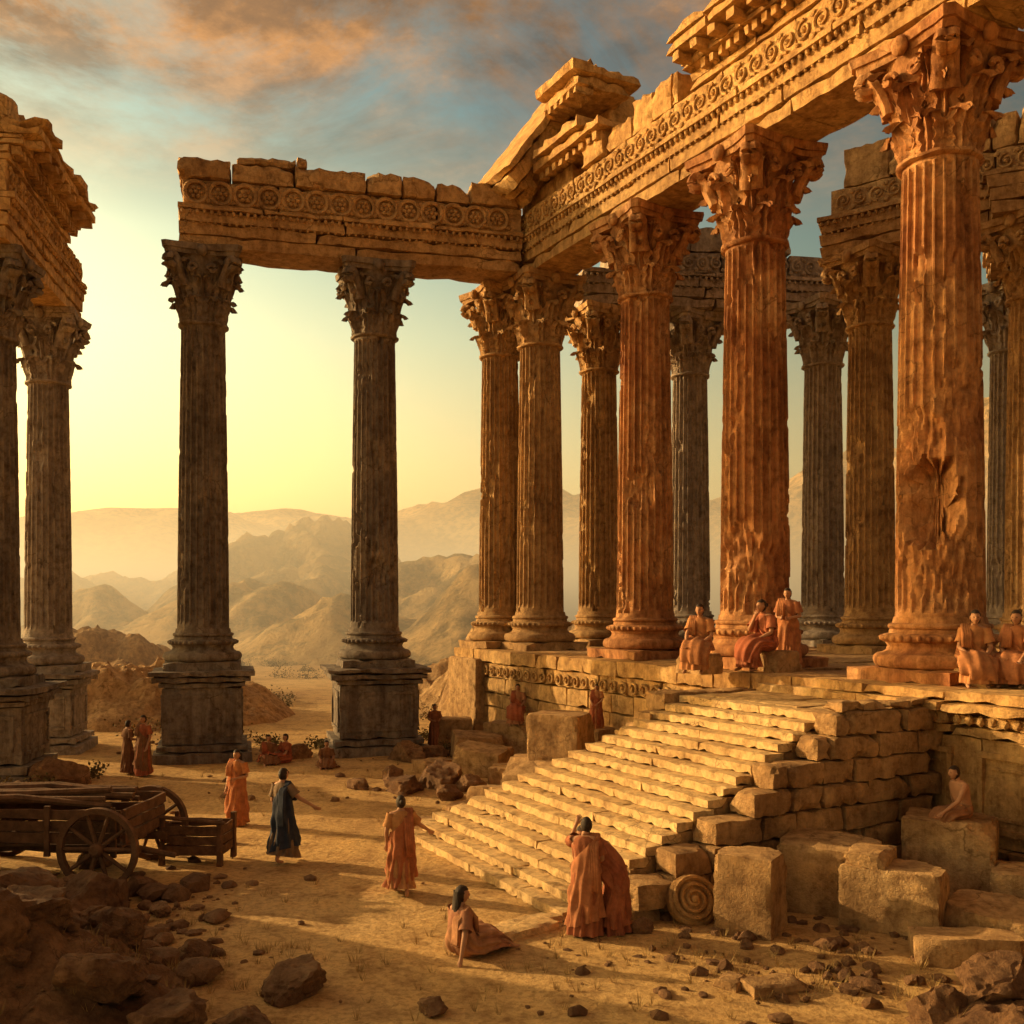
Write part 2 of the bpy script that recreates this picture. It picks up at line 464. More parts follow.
column(*L1,0,ZT,M_grey,aw,5,pedestal=2.9,rad=.84)
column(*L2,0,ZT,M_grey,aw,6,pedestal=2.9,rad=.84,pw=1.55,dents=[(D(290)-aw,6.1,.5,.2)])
column(-16.3,36,0,15.3,M_hazed,D(8),7,pedestal=2.7,rad=.78,pw=1.25)
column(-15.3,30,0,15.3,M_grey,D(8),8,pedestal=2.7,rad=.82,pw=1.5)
for i,(x,y,mt) in enumerate([(3.5,41.2,M_tan),(7.3,42,M_hazed),(12.2,40.2,M_hazed),(12.1,34.6,M_tan),(16.0,31.4,M_tan),(18.5,38,M_hazed)]):
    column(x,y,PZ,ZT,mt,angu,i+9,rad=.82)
def P(c,a,b=0): 
    w=Vector((c[0],c[1],0))+u*a+v*b; return (w.x,w.y)
Ea=P(C4,1.2); Eb=P(C1,-9.5)
entab('temple_entablature',Ea,Eb,ZT,M_gold,cornice=(.40,1),
      top=[(.2,.38,2.21,.6,1.3,.9,1.2),(.46,1,3.51,.35,1.0,1.0,1.3),(.6,.95,4.3,.3,1.1,.8,1.2)],seed=3)
dL=(Vector(L2)-Vector(L1)).normalized(); st=Vector(L1)-dL*.75; en=Vector(C4[:2])-dL*.9
entab('ruined_entablature',st,en,ZT-.02,M_tan,frieze=(.01,1),top=[(.0,.99,2.21,.62,.74,1.0,1.9),(.16,.36,2.86,.3,.4,.9,1.6)],seed=5,big=True)
la=Vector((-16.45,37.0)); lb=Vector((-14.9,28.3))
entab('ruined_entablature',la,lb,15.3,M_gold,cornice=(.22,1),frieze=(.0,1),top=[(.48,1,3.51,.5,1.1,.9,1.2)],seed=8)
entab('ruined_entablature',(11.0,35.6),(17.6,30.4),ZT,M_tan,frieze=(.05,1),top=[(.1,1,2.21,.6,1.3,.9,1.1)],seed=11)
entab('ruined_entablature',(2.6,40.8),(13.2,42.2),ZT,M_hazed,frieze=(.1,.95),top=[(.3,.8,2.21,.4,1.0,.9,1.1)],seed=12)
entab('ruined_entablature',(15.2,30.5),(19.2,39.2),ZT,M_tan,frieze=(.1,.95),top=[(.2,.8,2.21,.5,1.5,.9,1.1)],seed=14,ornate=False)
def pediment():
    e=empty('pediment_fragment',(Ea[0],Ea[1],ZT+2.2),0)
    M=Matrix(((-u.x,v.x,0,0),(-u.y,v.y,0,0),(0,0,1,0),(0,0,0,1)))
    bm=bmesh.new()
    Mr=M@Matrix.Translation((0,-1.1,.0))@Matrix.Rotation(D(53),4,'X')
    for (off,thk,x0,x1,l0,l1) in ((0,.45,.7,2.5,0,5.0),(.453,.3,.5,2.8,-.2,5.3),(.757,.5,.2,3.1,-.3,5.5),(1.26,.28,.0,3.3,-.2,5.3)):
        rbox(bm,x0,x1,l0,l1,off,off+thk,.3,.03,.045,Mr)
    for k in range(9):
        rbox(bm,.6,2.85,.2+k*.56,.48+k*.56,.18,.5,.3,.02,.03,Mr)
    obj('raking_cornice',bm,M_gold,e,smooth=25)
    bm=bmesh.new()
    for (y0,y1,z0,z1,x0,x1) in ((-.6,2.6,.02,.75,.9,4.6),(-.2,2.6,.76,1.45,1.0,5.0),(.3,2.6,1.46,2.2,1.1,4.8),(.9,2.6,2.21,2.95,1.1,4.4),(1.3,2.6,2.96,3.7,1.2,4.1),(1.8,2.6,3.71,4.3,1.2,3.2)):
        x=x0
        while x<x1-.2:
            w=min(1.2,x1-x); rbox(bm,x,x+w-.02,y0,y1+R.random()*.3,z0,z1-R.random()*.05,.25,.03,.04,M); x+=w
    rbox(bm,3.1,7.2,-1.35,1.0,.76,1.05,.35,.03,.05,M)
    rbox(bm,3.4,6.3,-1.55,1.2,1.06,1.4,.3,.04,.06,M)
    rbox(bm,3.0,5.3,-.9,1.2,2.96,3.3,.3,.04,.06,M); rbox(bm,2.9,5.5,-1.2,1.5,3.31,3.65,.3,.04,.06,M)
    for k in range(9): rbox(bm,3.2+k*.42,3.45+k*.42,-1.15,-.85,.5,.755,.3,.02,.03,M)
    for k in range(6): rbox(bm,3.0+k*.4,3.22+k*.4,-.95,-.2,2.7,2.955,.3,.02,.03,M)
    obj('tympanum',bm,M_gold,e,smooth=25)
pediment()
# ------------------------------------------------------------------ podium
def podium():
    o0=P(C1,0,-1.8)
    e=empty('temple_podium',(o0[0],o0[1],0),angu)
    bm=bmesh.new()
    for (y,z0,z1) in ((.28,-.3,.45),(.16,.453,.7)):
        x=-14
        while x<.5: rbox(bm,x,x+2.2-.012,-1.5,y,z0,z1,.4,.02,.04); x+=2.2
    x=-14
    while x<.4:
        rbox(bm,x,x+1.45-.01,-1.5,0,.703,2.65,.5,.015,.02)
        x+=1.45
    for (y,z0,z1) in ((.12,2.653,2.85),(.22,2.853,3.1),(.42,3.103,3.3),(.34,3.303,3.51)):
        x=-14+R.random()*.3
        while x<.9: 
            w=2.0
            rbox(bm,x,min(x+w,1.2)-.012,-1.5,y,z0,z1,.3,.02,.045); x+=w
    x=-13.8
    while x<.6:
        bmesh.ops.create_icosphere(bm,subdivisions=1,radius=.1,matrix=Matrix.Translation((x,.2,2.98))@Matrix.Diagonal((.85,.9,1.1,1)))
        x+=.25
    for k in range(5):
        xa=-12.8+k*2.75; xb=xa+2.2
        for (a,b,c,d_) in ((xa,xb,.95,1.07),(xa,xb,2.3,2.42),(xa,xa+.12,1.072,2.298),(xb-.12,xb,1.072,2.298)):
            rbox(bm,a,b,-.05,.07,c,d_,.4,.012,.02)
        for (a,b,c,d_) in ((xa+.25,xb-.25,1.2,1.26),(xa+.25,xb-.25,2.1,2.16)):
            rbox(bm,a,b,-.05,.04,c,d_,.4,.01,.01)
    zc=-.3; ci=0
    for h in (.62,.55,.6,.5,.55,.52,.46):
        x=1.2+(ci%2)*.4-.2
        while x<19:
            w=1.0+R.random()*.9
            rbox(bm,x,x+w-.01,-1.5,(R.random()-.5)*.05+(.14 if ci in(0,6) else 0),zc,zc+h-.008,.3,.02,.03); x+=w
        zc+=h; ci+=1
    x=1.5
    while x<18.5:
        pts=[(.2*math.cos(a*.5)*(1-a/22),.2*math.sin(a*.5)*(1-a/22),0) for a in range(16)]
        tube(bm,pts,.04,5,1,Matrix.Translation((x,.03,2.72))@Matrix.Rotation(math.pi/2,4,'X')); x+=.52
    zc=-.3
    for h in (.62,.55,.6,.5,.55,.52,.46):
        y=-1.5
        while y>-26:
            w=1+R.random()*.8
            rbox(bm,17.6,19.2+(R.random()-.5)*.05,y-w+.012,y,zc,zc+h-.008,.4,.02,.03); y-=w
        zc+=h
    obj('wall',bm,M_gold,e,smooth=28)
    bm=bmesh.new()
    x=-14
    while x<18.8:
        y=-1.0
        while y>-26:
            rbox(bm,x,x+1.95,y-1.95,y,2.9,PZ+.0+(R.random())*.02,1.0,.008,.03); y-=2
        x+=2
    obj('paving',bm,M_tan,e)
    bm=bmesh.new(); rbox(bm,-14,17.5,-26,-1.6,-.5,2.85,6,.0,.0); obj('core',bm,M_tan,e)
podium()
# ------------------------------------------------------------------ staircase
def stairs():
    TR=Vector((6.0,19.1,0)); e=empty('stone_staircase',(TR.x,TR.y,0),angu)
    n=18; rise=3.1/n; run=.325
    bm=bmesh.new()
    for i in range(n):
        z1=3.1-i*rise; y0=i*run; W=4.3+2.9*(i/(n-1))**1.2
        x=0.0+(R.random()*.08)
        while x<W-.05:
            w=1.5+R.random()*1.4
            if W-(x+w)<.6: w=W-x
            dz=(R.random()-.5)*.012
            rbox(bm,x,x+w-.008,y0-.12,y0+run+.015*R.random(),z1-rise+.004,z1+dz,.13,.008,.022,freq=3.3)
            x+=w
    obj('steps',bm,M_step,e,smooth=28)
    bm=bmesh.new()
    for i in range(n):
        z1=3.1-i*rise-rise; W=4.25+2.8*(i/(n-1))**1.2
        if z1>.05: rbox(bm,.05,W-.05,i*run-.1,i*run+run-.02,-.2,z1-.002,1.0,.0,.01)
    obj('core',bm,M_tan,e)
    bm=bmesh.new()
    x=.0
    while x<4.4:
        rbox(bm,x,x+1.08,-2.35,-.125,2.7,3.1+R.random()*.015,.4,.012,.02); x+=1.1
    rbox(bm,.1,4.3,-2.5,-1.9,3.1,3.3,.35,.012,.02)
    obj('landing',bm,M_step,e)
    bm=bmesh.new(); ch=.42
    zc=-.2; row=0
    while zc<3.1:
        ymax=(3.1-max(zc,0.0)-ch*.75)/rise*run+.05
        if zc>2.6: ymax=.35
        y=-2.3+(row%2)*.35
        while y<ymax:
            w=.6+R.random()*.6
            w=min(w,max(.35,ymax-y))
            rbox(bm,-.62+(R.random()-.5)*.12,-.02,y,y+w-.012,zc,min(zc+ch-.008,3.16),.12,.025,.03,freq=2.8,knock=rknock(1)); y+=w
        zc+=ch; row+=1
    for k in range(4):
        y=-2.0+k*.6
        rbox(bm,-.6+R.random()*.1,-.05,y,y+.58,3.17,3.24+R.random()*.2,.14,.04,.06,freq=2.5,knock=rknock(1))
    obj('flank_wall',bm,M_tan,e,smooth=25)
    bm=bmesh.new(); zc=-.2;row=0
    while zc<3.0:
        y=-2.3+(row%2)*.3; ymax=min((3.1-max(zc,0)-ch*.6)/rise*run*.45,2.2)
        while y<ymax:
            w=.6+R.random()*.6
            rbox(bm,4.34+(R.random())*.1,5.0+R.random()*.1,y,y+w-.012,zc,zc+ch-.008,.18,.03,.04,freq=2.2); y+=w
        zc+=ch; row+=1
    obj('far_flank',bm,M_tan,e)
stairs()
# ------------------------------------------------------------------ blocks, rocks
def block(x,y,z,w,d,h,rz,mat=M_tan,name='fallen_stone_block',notch=None,tilt=0):
    bm=bmesh.new()
    rbox(bm,-w/2,w/2,-d/2,d/2,0,h,.085 if w<2.5 else .2,.018,.025,freq=2.3,knock=rknock(2))
    if notch:
        nx0,nx1,nz=notch
        rbox(bm,nx0,nx1,-d/2+.03,d/2-.03,h-.02,h+nz,.1,.02,.04,freq=2)
    o=obj(name,bm,mat,smooth=22); o.location=(x,y,z-.05); o.rotation_euler=(tilt,tilt*.6,rz); return o
block(3.75,16.1,0,.92,.9,1.28,D(-30))
block(5.35,17.3,0,1.6,1.2,1.2,D(-24),tilt=.05)
block(6.05,16.2,0,1.5,.95,1.05,D(-33),notch=(-.7,-.05,.2))
block(7.75,18.1,0,1.5,1.2,1.42,D(-28))
block(6.55,14.75,0,1.45,1.0,.42,D(-15),tilt=-.12)
block(7.5,15.7,0,1.5,1.1,.55,D(-40),tilt=.1)
block(8.6,16.8,0,1.3,1.0,.8,D(-30))
block(3.45,13.55,0,.85,.4,.2,D(20),tilt=.08)
block(2.95,13.7,0,.45,.35,.18,D(50))
block(4.4,19.0,0,1.2,.8,.5,D(12),tilt=.15)
block(1.45,28.2,0,3.0,2.2,.95,D(-20)); block(1.35,28.2,.92,1.5,1.4,1.27,D(-25))
block(.2,29.3,0,1.6,1.2,.55,D(-10)); block(-.9,30.8,0,1.6,1.1,.9,D(-25),tilt=.12)
block(-.2,26.5,0,1.7,1.0,.45,D(-30),tilt=-.1); block(.6,25.2,0,1.5,1.0,.7,D(22)); block(-2.1,36.8,0,1.3,1,1.1,D(5))
block(.15,34.6,0,1.8,1.4,1.2,D(-28)); block(-1.2,33.9,0,1.6,1.2,.9,D(10),tilt=.1); block(-2.4,31.5,0,1.1,.8,.4,D(40))
block(-1.0,38.6,0,2.4,2.0,3.2,angu); block(2.6,30.0,0,1.6,1.2,1.6,angu); block(3.7,26.3,0,1.3,1.0,2.1,angu)
block(3.0,27.2,0,1.3,1.0,1.5,angu)
block(-1.9,22.9,0,1.0,.7,.35,D(60),tilt=.1); block(-1.0,24.2,0,1.2,.8,.5,D(20),tilt=-.1)
block(4.5,24.6,PZ,1.0,.7,.5,angu); block(6.35,25.1,PZ,1.3,.8,.55,angu); block(9.2,20.35,PZ,1.1,.6,.4,angu)
block(10.15,20.2,PZ,.9,.7,.4,angu)
block(-.15,15.6,0,1.9,.45,.2,D(38),M_step,'fallen_stone_slab'); block(.35,16.3,0,1.6,.4,.16,D(35),M_step,'fallen_stone_slab')
def volute():
    e=empty('carved_volute_stone',(2.9,16.5,.33)); e.rotation_euler=(D(62),0,D(15))
    bm=bmesh.new()
    lathe(bm,[(.36,-.14),(.42,-.1),(.42,.06),(.38,.1),(.1,.1)],32,.03)
    pts=[]
    for i in range(60):
        s=i/59; a=s*math.pi*6; q=.38*(1-.85*s); pts.append((q*math.cos(a),q*math.sin(a),.12))
    tube(bm,pts,[.045*(1-.3*i/59) for i in range(60)],6)
    bmesh.ops.create_icosphere(bm,subdivisions=2,radius=.07,matrix=Matrix.Translation((0,0,.13)))
    obj('scroll',bm,M_gold,e)
volute()
def rock(bm,c,r,sub=3,sq=.75,seed=None,rough=.35):
    seed=R.random()*100 if seed is None else seed
    res=bmesh.ops.create_icosphere(bm,subdivisions=sub,radius=1.0)
    ax=Vector((1+R.random()*.4,.8+R.random()*.4,sq*(.8+R.random()*.4)))
    rot=Matrix.Rotation(R.random()*6,3,'Z')
    pl=[(Vector((R.gauss(0,1),R.gauss(0,1),R.gauss(0,1))).normalized(),.6+R.random()*.25) for _ in range(11)]
    for w in res['verts']:
        p=w.co.copy(); q=p*1.3+Vector((seed,seed*.5,0))
        for n_,d_ in pl:
            t=p.dot(n_)-d_
            if t>0: p-=n_*t*.95
        k=1+rough*.5*noise.noise(q)+rough*.3*noise.noise(q*2.3)+rough*.22*noise.noise(q*5)+rough*.12*noise.noise(q*11)
        p=Vector((p.x*ax.x,p.y*ax.y,p.z*ax.z))*k*r
        w.co=rot@p+Vector(c)
BANKS=[(-7.4,12.6,3.8,2.5,.95,3),(7.6,11.9,3.2,1.9,.7,9),(-14.0,18.0,4.3,3.2,6.0,15),(-1.5,10.6,3.5,1.5,.5,29)]  # tallest bank is out of frame, added to throw shade over the foreground
def bankz(b,X,Y,fq=1.0):
    cx,cy,sx,sy,h,seed=b
    x=(X-cx)/sx; y=(Y-cy)/sy; d=math.hypot(x,y)
    f=max(0,1-d**2); q=Vector((X,Y,seed))
    hh=h*f**.8*(.55+.9*abs(noise.noise(q*.22))+.35*noise.noise(q*.6))
    rg=(1-abs(noise.noise(q*.9))*2)*.2+.16*(1-abs(noise.noise(q*2.2))*3)+.07*noise.noise(q*5)+.03*noise.noise(q*12)
    return hh+min(1,h)*f**.5*rg*fq-.14*(1 if f>0 else 1.5)
def topz(X,Y): return max([0]+[bankz(b,X,Y) for b in BANKS])
def boulder(x,y,r,z=None,name='boulder',mat=M_rock,sub=4,sq=.75):
    bm=bmesh.new(); rock(bm,(0,0,0),r*1.15,sub,sq,rough=.4)
    o=obj(name,bm,mat,smooth=24); o.location=(x,y,topz(x,y)+r*.3 if z is None else z); return o
for x,y,r in [(-2.85,13.5,.42),(-1.0,12.9,.16),(-7.0,17.0,.48),(-7.3,16.0,.35),(-6.6,16.2,.3),(-7.7,18.0,.35),(-6.2,15.0,.32),(-8.6,16.6,.8),(-8.1,15.3,.7),(-5.5,14.2,.34),(-4.6,14.8,.2),(-6.2,13.2,.5),(-7.0,13.9,.65),(-9.3,17.4,.65),(7.0,12.9,.5),(6.0,12.6,.4),(8.2,14.3,.5),(5.2,12.4,.35),(-5.0,12.3,.45),(-4.1,12.0,.4),(-3.2,12.2,.25),(-3.5,30.0,.35),(-4.3,28.5,.25),(-1.7,27,.3),(-12.3,26,.5),(-12.8,29,.6),(-7.2,34,.4),(2.0,15.9,.22),(4.7,15.2,.16),(-3.4,33.5,.5),(-2.6,34.2,.4),(-2.9,28.0,.45),(-2.0,28.9,.6),(-1.2,28.2,.4),(-7.4,14.8,.5),(-5.8,16.9,.2),(-6.6,12.3,.6)]:
    boulder(x,y,r)
def bank(name,b,mat=M_rock,N=110,fq=1.0):
    cx,cy,sx,sy,h,seed=b
    bm=bmesh.new(); g=[]
    for j in range(N+1):
        row=[]
        for i in range(N+1):
            X=cx+(i/N*2-1)*sx; Y=cy+(j/N*2-1)*sy
            row.append(bm.verts.new((X,Y,bankz(b,X,Y,fq))))
        g.append(row)
    for j in range(N):
        for i in range(N): bm.faces.new((g[j][i],g[j][i+1],g[j+1][i+1],g[j+1][i]))
    return obj(name,bm,mat,smooth=30)
for b in BANKS: bank('rocky_bank',b)  # includes the unseen shade-casting bank at far left
for b in ((-17,47,7,6,3.2,33),(-24,58,9,7,3.4,35),(-2.0,52,4.5,6,2.6,37),(-.4,45,3,3,3.6,43),(3,66,9,8,4.0,49),(-13,45,3,2.5,1.2,51)):
    bank('rocky_outcrop',b,M_tan,70,1.2)
bm=bmesh.new()
for i in range(1100):
    a=R.random()
    if a<.4: x,y=R.gauss(-6.4,1.6),R.gauss(15.0,1.9)
    elif a<.62: x,y=R.gauss(4.2,2.2),R.gauss(15.0,1.4)
    elif a<.8: x,y=R.gauss(0,2.5),R.gauss(30,4)
    else: x,y=R.uniform(-14,8),R.uniform(12,40)
    if -4.5<x<-.8 and 15<y<26 and R.random()<.85: continue
    rock(bm,(x,y,topz(x,y)+.02),.03+R.random()**3*.15,1 if i%3 else 2)
for i in range(150):
    x,y=R.gauss(-7.0,1.5),R.gauss(14.6,1.7); r=.1+R.random()**2*.3; rock(bm,(x,y,topz(x,y)+r*.3),r,2)
obj('rubble',bm,M_rock,smooth=28)
# ------------------------------------------------------------------ ground & hills
def gz(x,y):
    return .07*noise.noise(Vector((x*.35,y*.35,0)))+.03*noise.noise(Vector((x*1.3,y*1.3,3)))
def ground():
    bm=bmesh.new()
    xs=[math.sinh(t/40*3.9)/math.sinh(3.9)*2500 for t in range(-40,41)]
    xs=sorted(set([x for x in xs if abs(x)>22]+[i*.45 for i in range(-48,49)]))
    ys=sorted(set([-300,-100,-40,-10,0,5]+[9+i*.4 for i in range(90)]+[46+ (i/30)**3*2600 for i in range(1,31)]))
    g=[[bm.verts.new((x,y,gz(x,y) if y<80 else 0)) for x in xs] for y in ys]
    for j in range(len(ys)-1):
        for i in range(len(xs)-1): bm.faces.new((g[j][i],g[j][i+1],g[j+1][i+1],g[j+1][i]))
    obj('ground',bm,M_ground,smooth=180)
ground()
def hills(name,x0,x1,y0,y1,nx,ny,peaks,rough,seed,fs):
    bm=bmesh.new(); g=[]
    for j in range(ny+1):
        y=y0+(y1-y0)*j/ny; row=[]
        for i in range(nx+1):
            x=x0+(x1-x0)*i/nx; h=0
            for (px,py,sx,sy,hh) in peaks:
                t=hh*math.exp(-((x-px)/sx)**2-((y-py)/sy)**2)
                h=(h**4+t**4)**.25
            q=Vector((x*fs,y*fs,seed)); rn=1-abs(noise.noise(q))*2; rn2=1-abs(noise.noise(q*2.3))*2; rn3=1-abs(noise.noise(q*5.1))*2; rn4=1-abs(noise.noise(q*11))*2
            k=h*(1-rough*.5+rough*(rn*.5+rn2*.30+rn3*.18+rn4*.09))
            row.append(bm.verts.new((x,y,k-1.2)))
        g.append(row)
    for j in range(ny):
        for i in range(nx): bm.faces.new((g[j][i],g[j][i+1],g[j+1][i+1],g[j+1][i]))
    return obj(name,bm,M_hill,smooth=60)
def pk(px,py,d,sx,sy):
    return ((px-512)*d/1024,d,sx,sy,5.1+(605-py)*d/1024+1.2)
hills('hills',-130,70,80,260,230,200,[pk(305,538,150,19,24),pk(245,572,115,12,12),pk(455,570,115,13,14),pk(480,594,92,9,11),pk(385,568,175,24,22),pk(60,584,190,24,16),pk(180,572,220,36,20),pk(340,598,98,9,9),pk(100,598,120,12,8)],.75,2.0,.045)
hills('mountains',-900,900,420,1300,160,90,[pk(60,526,600,170,90),pk(200,530,650,140,80),pk(300,516,800,150,100),pk(430,508,700,140,90),pk(540,508,750,150,90),pk(-200,520,700,160,90),pk(1030,405,620,110,110),pk(850,470,650,110,90),pk(680,500,700,120,90),pk(1300,400,700,160,110)],.45,5.0,.008)
# ------------------------------------------------------------------ vegetation
def shrub(bm,c,r,n,sq=.6):
    cl=[Vector((R.gauss(0,.5),R.gauss(0,.5),abs(R.gauss(0,.4))*sq))*r for _ in range(7)]
    for i in range(n):
        k=R.choice(cl); p=Vector(c)+k+Vector((R.gauss(0,.22),R.gauss(0,.22),R.gauss(0,.18)))*r
        if p.z<0: p.z=abs(p.z)*.3
        s=.03+R.random()*.05*max(1,r*.7); a=Vector((R.gauss(0,1),R.gauss(0,1),R.gauss(0,1))).normalized(); b=a.orthogonal().normalized()
        w=[bm.verts.new(p+a*s),bm.verts.new(p+b*s*.6),bm.verts.new(p-a*s),bm.verts.new(p-b*s*.6)]
        bm.faces.new(w)
bm=bmesh.new()
for i in range(80):
    y=R.uniform(38,90); x=R.uniform(-.52*y,-.0*y+1)
    if abs(x+6.5+ (y-38)*.12)<3: continue
    shrub(bm,(x,y,0),.5+R.random()*1.0,220)
for c in [(-12.6,30.5),(-13,28),(-9,37),(-3.2,39),(-12,24),(-6.8,36.5),(-2.2,35)]: shrub(bm,(c[0],c[1],0),.6,260)
obj('shrubs',bm,M_leaf,smooth=None)
bm=bmesh.new()
for i in range(420):
    if i%2: x,y=R.gauss(-5,2.5),R.gauss(14.5,1.6)
    else: x,y=R.gauss(4,3),R.gauss(14.5,1.5)
    if i%5==0: x,y=R.uniform(-12,1),R.uniform(24,36)
    for k in range(12):
        a=R.random()*6.3; l=.06+R.random()*.14; b=Vector((math.cos(a),math.sin(a),0))
        p=Vector((x,y,max(gz(x,y),topz(x,y))))+b*.04; t=p+b*l*.6+Vector((0,0,l)); s=Vector((-b.y,b.x,0))*.005
        bm.faces.new([bm.verts.new(p-s),bm.verts.new(p+s),bm.verts.new(t)])
obj('dry_grass_tufts',bm,M_grass,smooth=None)
# ------------------------------------------------------------------ cart
def wheel(parent,loc,r=.62,rz=0):
    bm=bmesh.new(); n=40
    prof=[(r-.09,-.05),(r,-.055),(r,.055),(r-.09,.05)]
    rings=[[bm.verts.new((p[0]*math.cos(2*math.pi*i/n),p[1],p[0]*math.sin(2*math.pi*i/n))) for p in prof] for i in range(n)]
    for i in range(n):
        a,b=rings[i],rings[(i+1)%n]
        for k in range(4): bm.faces.new((a[k],a[(k+1)%4],b[(k+1)%4],b[k]))
    for k in range(10):
        a=k*math.pi/5
        tube(bm,[(.06*math.cos(a),0,.06*math.sin(a)),((r-.07)*math.cos(a),0,(r-.07)*math.sin(a))],[.04,.028],7)
    tube(bm,[(0,-.14,0),(0,-.1,0),(0,.1,0),(0,.14,0)],[.07,.11,.11,.07],12)
    o=obj('wheel',bm,M_wood,parent); o.location=loc; o.rotation_euler=(0,0,rz)
def cart():
    e=empty('wooden_cart',(-8.65,19.5,0),D(-4),1.12)
    bm=bmesh.new()
    def pl(x0,x1,y0,y1,z0,z1): rbox(bm,x0,x1,y0,y1,z0,z1,.5,.012,.015)
    for k in range(5): pl(-2.1,1.5,-.8+k*.32,-.8+k*.32+.305,.62,.68)
    for s in (-.83,.83):
        for k in range(3): pl(-2.1,1.5,s-.03,s+.03,.70+k*.19,.70+k*.19+.175)
        for x in (-2.0,-.9,.3,1.4): pl(x-.05,x+.05,s*1.0+(.035 if s>0 else -.1),s+(.1 if s>0 else -.035),.5,1.32)
    for x in (-2.13,1.53):
        for k in range(3): pl(x-.03,x+.03,-.8,.8,.70+k*.19,.70+k*.19+.175)
    pl(-2.2,1.7,-.6,-.48,.48,.615); pl(-2.2,1.7,.48,.6,.48,.615)
    tube(bm,[(1.2,-1.15,.66),(1.2,1.15,.66)],.05,8)
    tube(bm,[(1.6,-.45,.55),(2.2,-.35,.42)],[.06,.045],8)
    obj('bed',bm,M_wood,e)
    bm=bmesh.new()
    for k in range(11):
        y=-.75+k*.15; z=1.2+R.random()*.14; 
        tube(bm,[(-2.5+R.random()*.5,y,z+R.random()*.1),(-.3,y+R.uniform(-.1,.1),z+.1),(1.0+R.random()*.5,y+R.uniform(-.2,.2),z+R.uniform(-.05,.22))],[.06,.065,.05],7)
    obj('timber_load',bm,M_wood,e)
    wheel(e,(1.2,-1.02,.66),.66); wheel(e,(1.2,1.02,.66),.66); wheel(e,(-1.5,-1.0,.55),.55); wheel(e,(-1.5,1.0,.55),.55)
cart()
def crate():
    e=empty('wooden_trough',(-6.25,20.4,0),D(-4)); bm=bmesh.new()
    def pl(*a): rbox(bm,*a,.4,.01,.015)
    for k in range(3): 
        z=.2+k*.2
        pl(-.55,.55,-.42,-.37,z,z+.185); pl(-.55,.55,.37,.42,z,z+.185); pl(-.6,-.555,-.36,.36,z,z+.185); pl(.555,.6,-.36,.36,z,z+.185)
    for sx in (-.58,.58):
        for sy in (-.4,.4): pl(sx-.05,sx+.05,sy-.07,sy+.07,0,.92)
    pl(-.55,.55,-.37,.37,.2,.24)
    tube(bm,[(-.9,-.45,.98),(.7,-.45,.86)],.04,7)
    obj('planks',bm,M_wood,e)
crate()
# ------------------------------------------------------------------ people
def cat(keys,n):
    out=[]
    K=len(keys)
    for i in range(n+1):
        t=i/n*(K-1); k=min(int(t),K-2); f=t-k
        p0,p1,p2,p3=keys[max(k-1,0)],keys[k],keys[k+1],keys[min(k+2,K-1)]
        out.append([.5*(2*b+(c-a)*f+(2*a-5*b+4*c-d)*f*f+(-a+3*b-3*c+d)*f**3) for a,b,c,d in zip(p0,p1,p2,p3)])
    return out
def loft(bm,keys,n=26,m=56,folds=11,seed=0,fa=1.7):
    ks=cat(keys,n); rings=[]
    for j,k in enumerate(ks):
        c=Vector(k[0:3]); nx=ks[min(j+1,n)]; pv=ks[max(j-1,0)]
        t=(Vector(nx[0:3])-Vector(pv[0:3])); t.x=0
        if t.length<1e-6: t=Vector((0,0,-1))
        t.normalize(); X=Vector((1,0,0)); Bv=t.cross(X).normalized()
        ring=[]
        for i in range(m):
            a=2*math.pi*i/m; tt=j/n
            ph=seed+1.6*math.sin(tt*3+seed)
            w1=1-abs(math.sin(folds*.5*a+ph))*2
            f=1+k[5]*fa*(.45*w1+.35*math.sin((folds*.6//1)*a-ph*2+tt*2)+.6*noise.noise(Vector((math.cos(a)*2,math.sin(a)*2,tt*3+seed))))-.01
            p=c+X*math.cos(a)*k[3]*f+Bv*math.sin(a)*k[4]*f
            p.z+=k[6]*math.cos(a)
            ring.append(bm.verts.new(p))
        rings.append(ring)
    for a,b in zip(rings,rings[1:]):
        for i in range(m): bm.faces.new((a[i],a[(i+1)%m],b[(i+1)%m],b[i]))
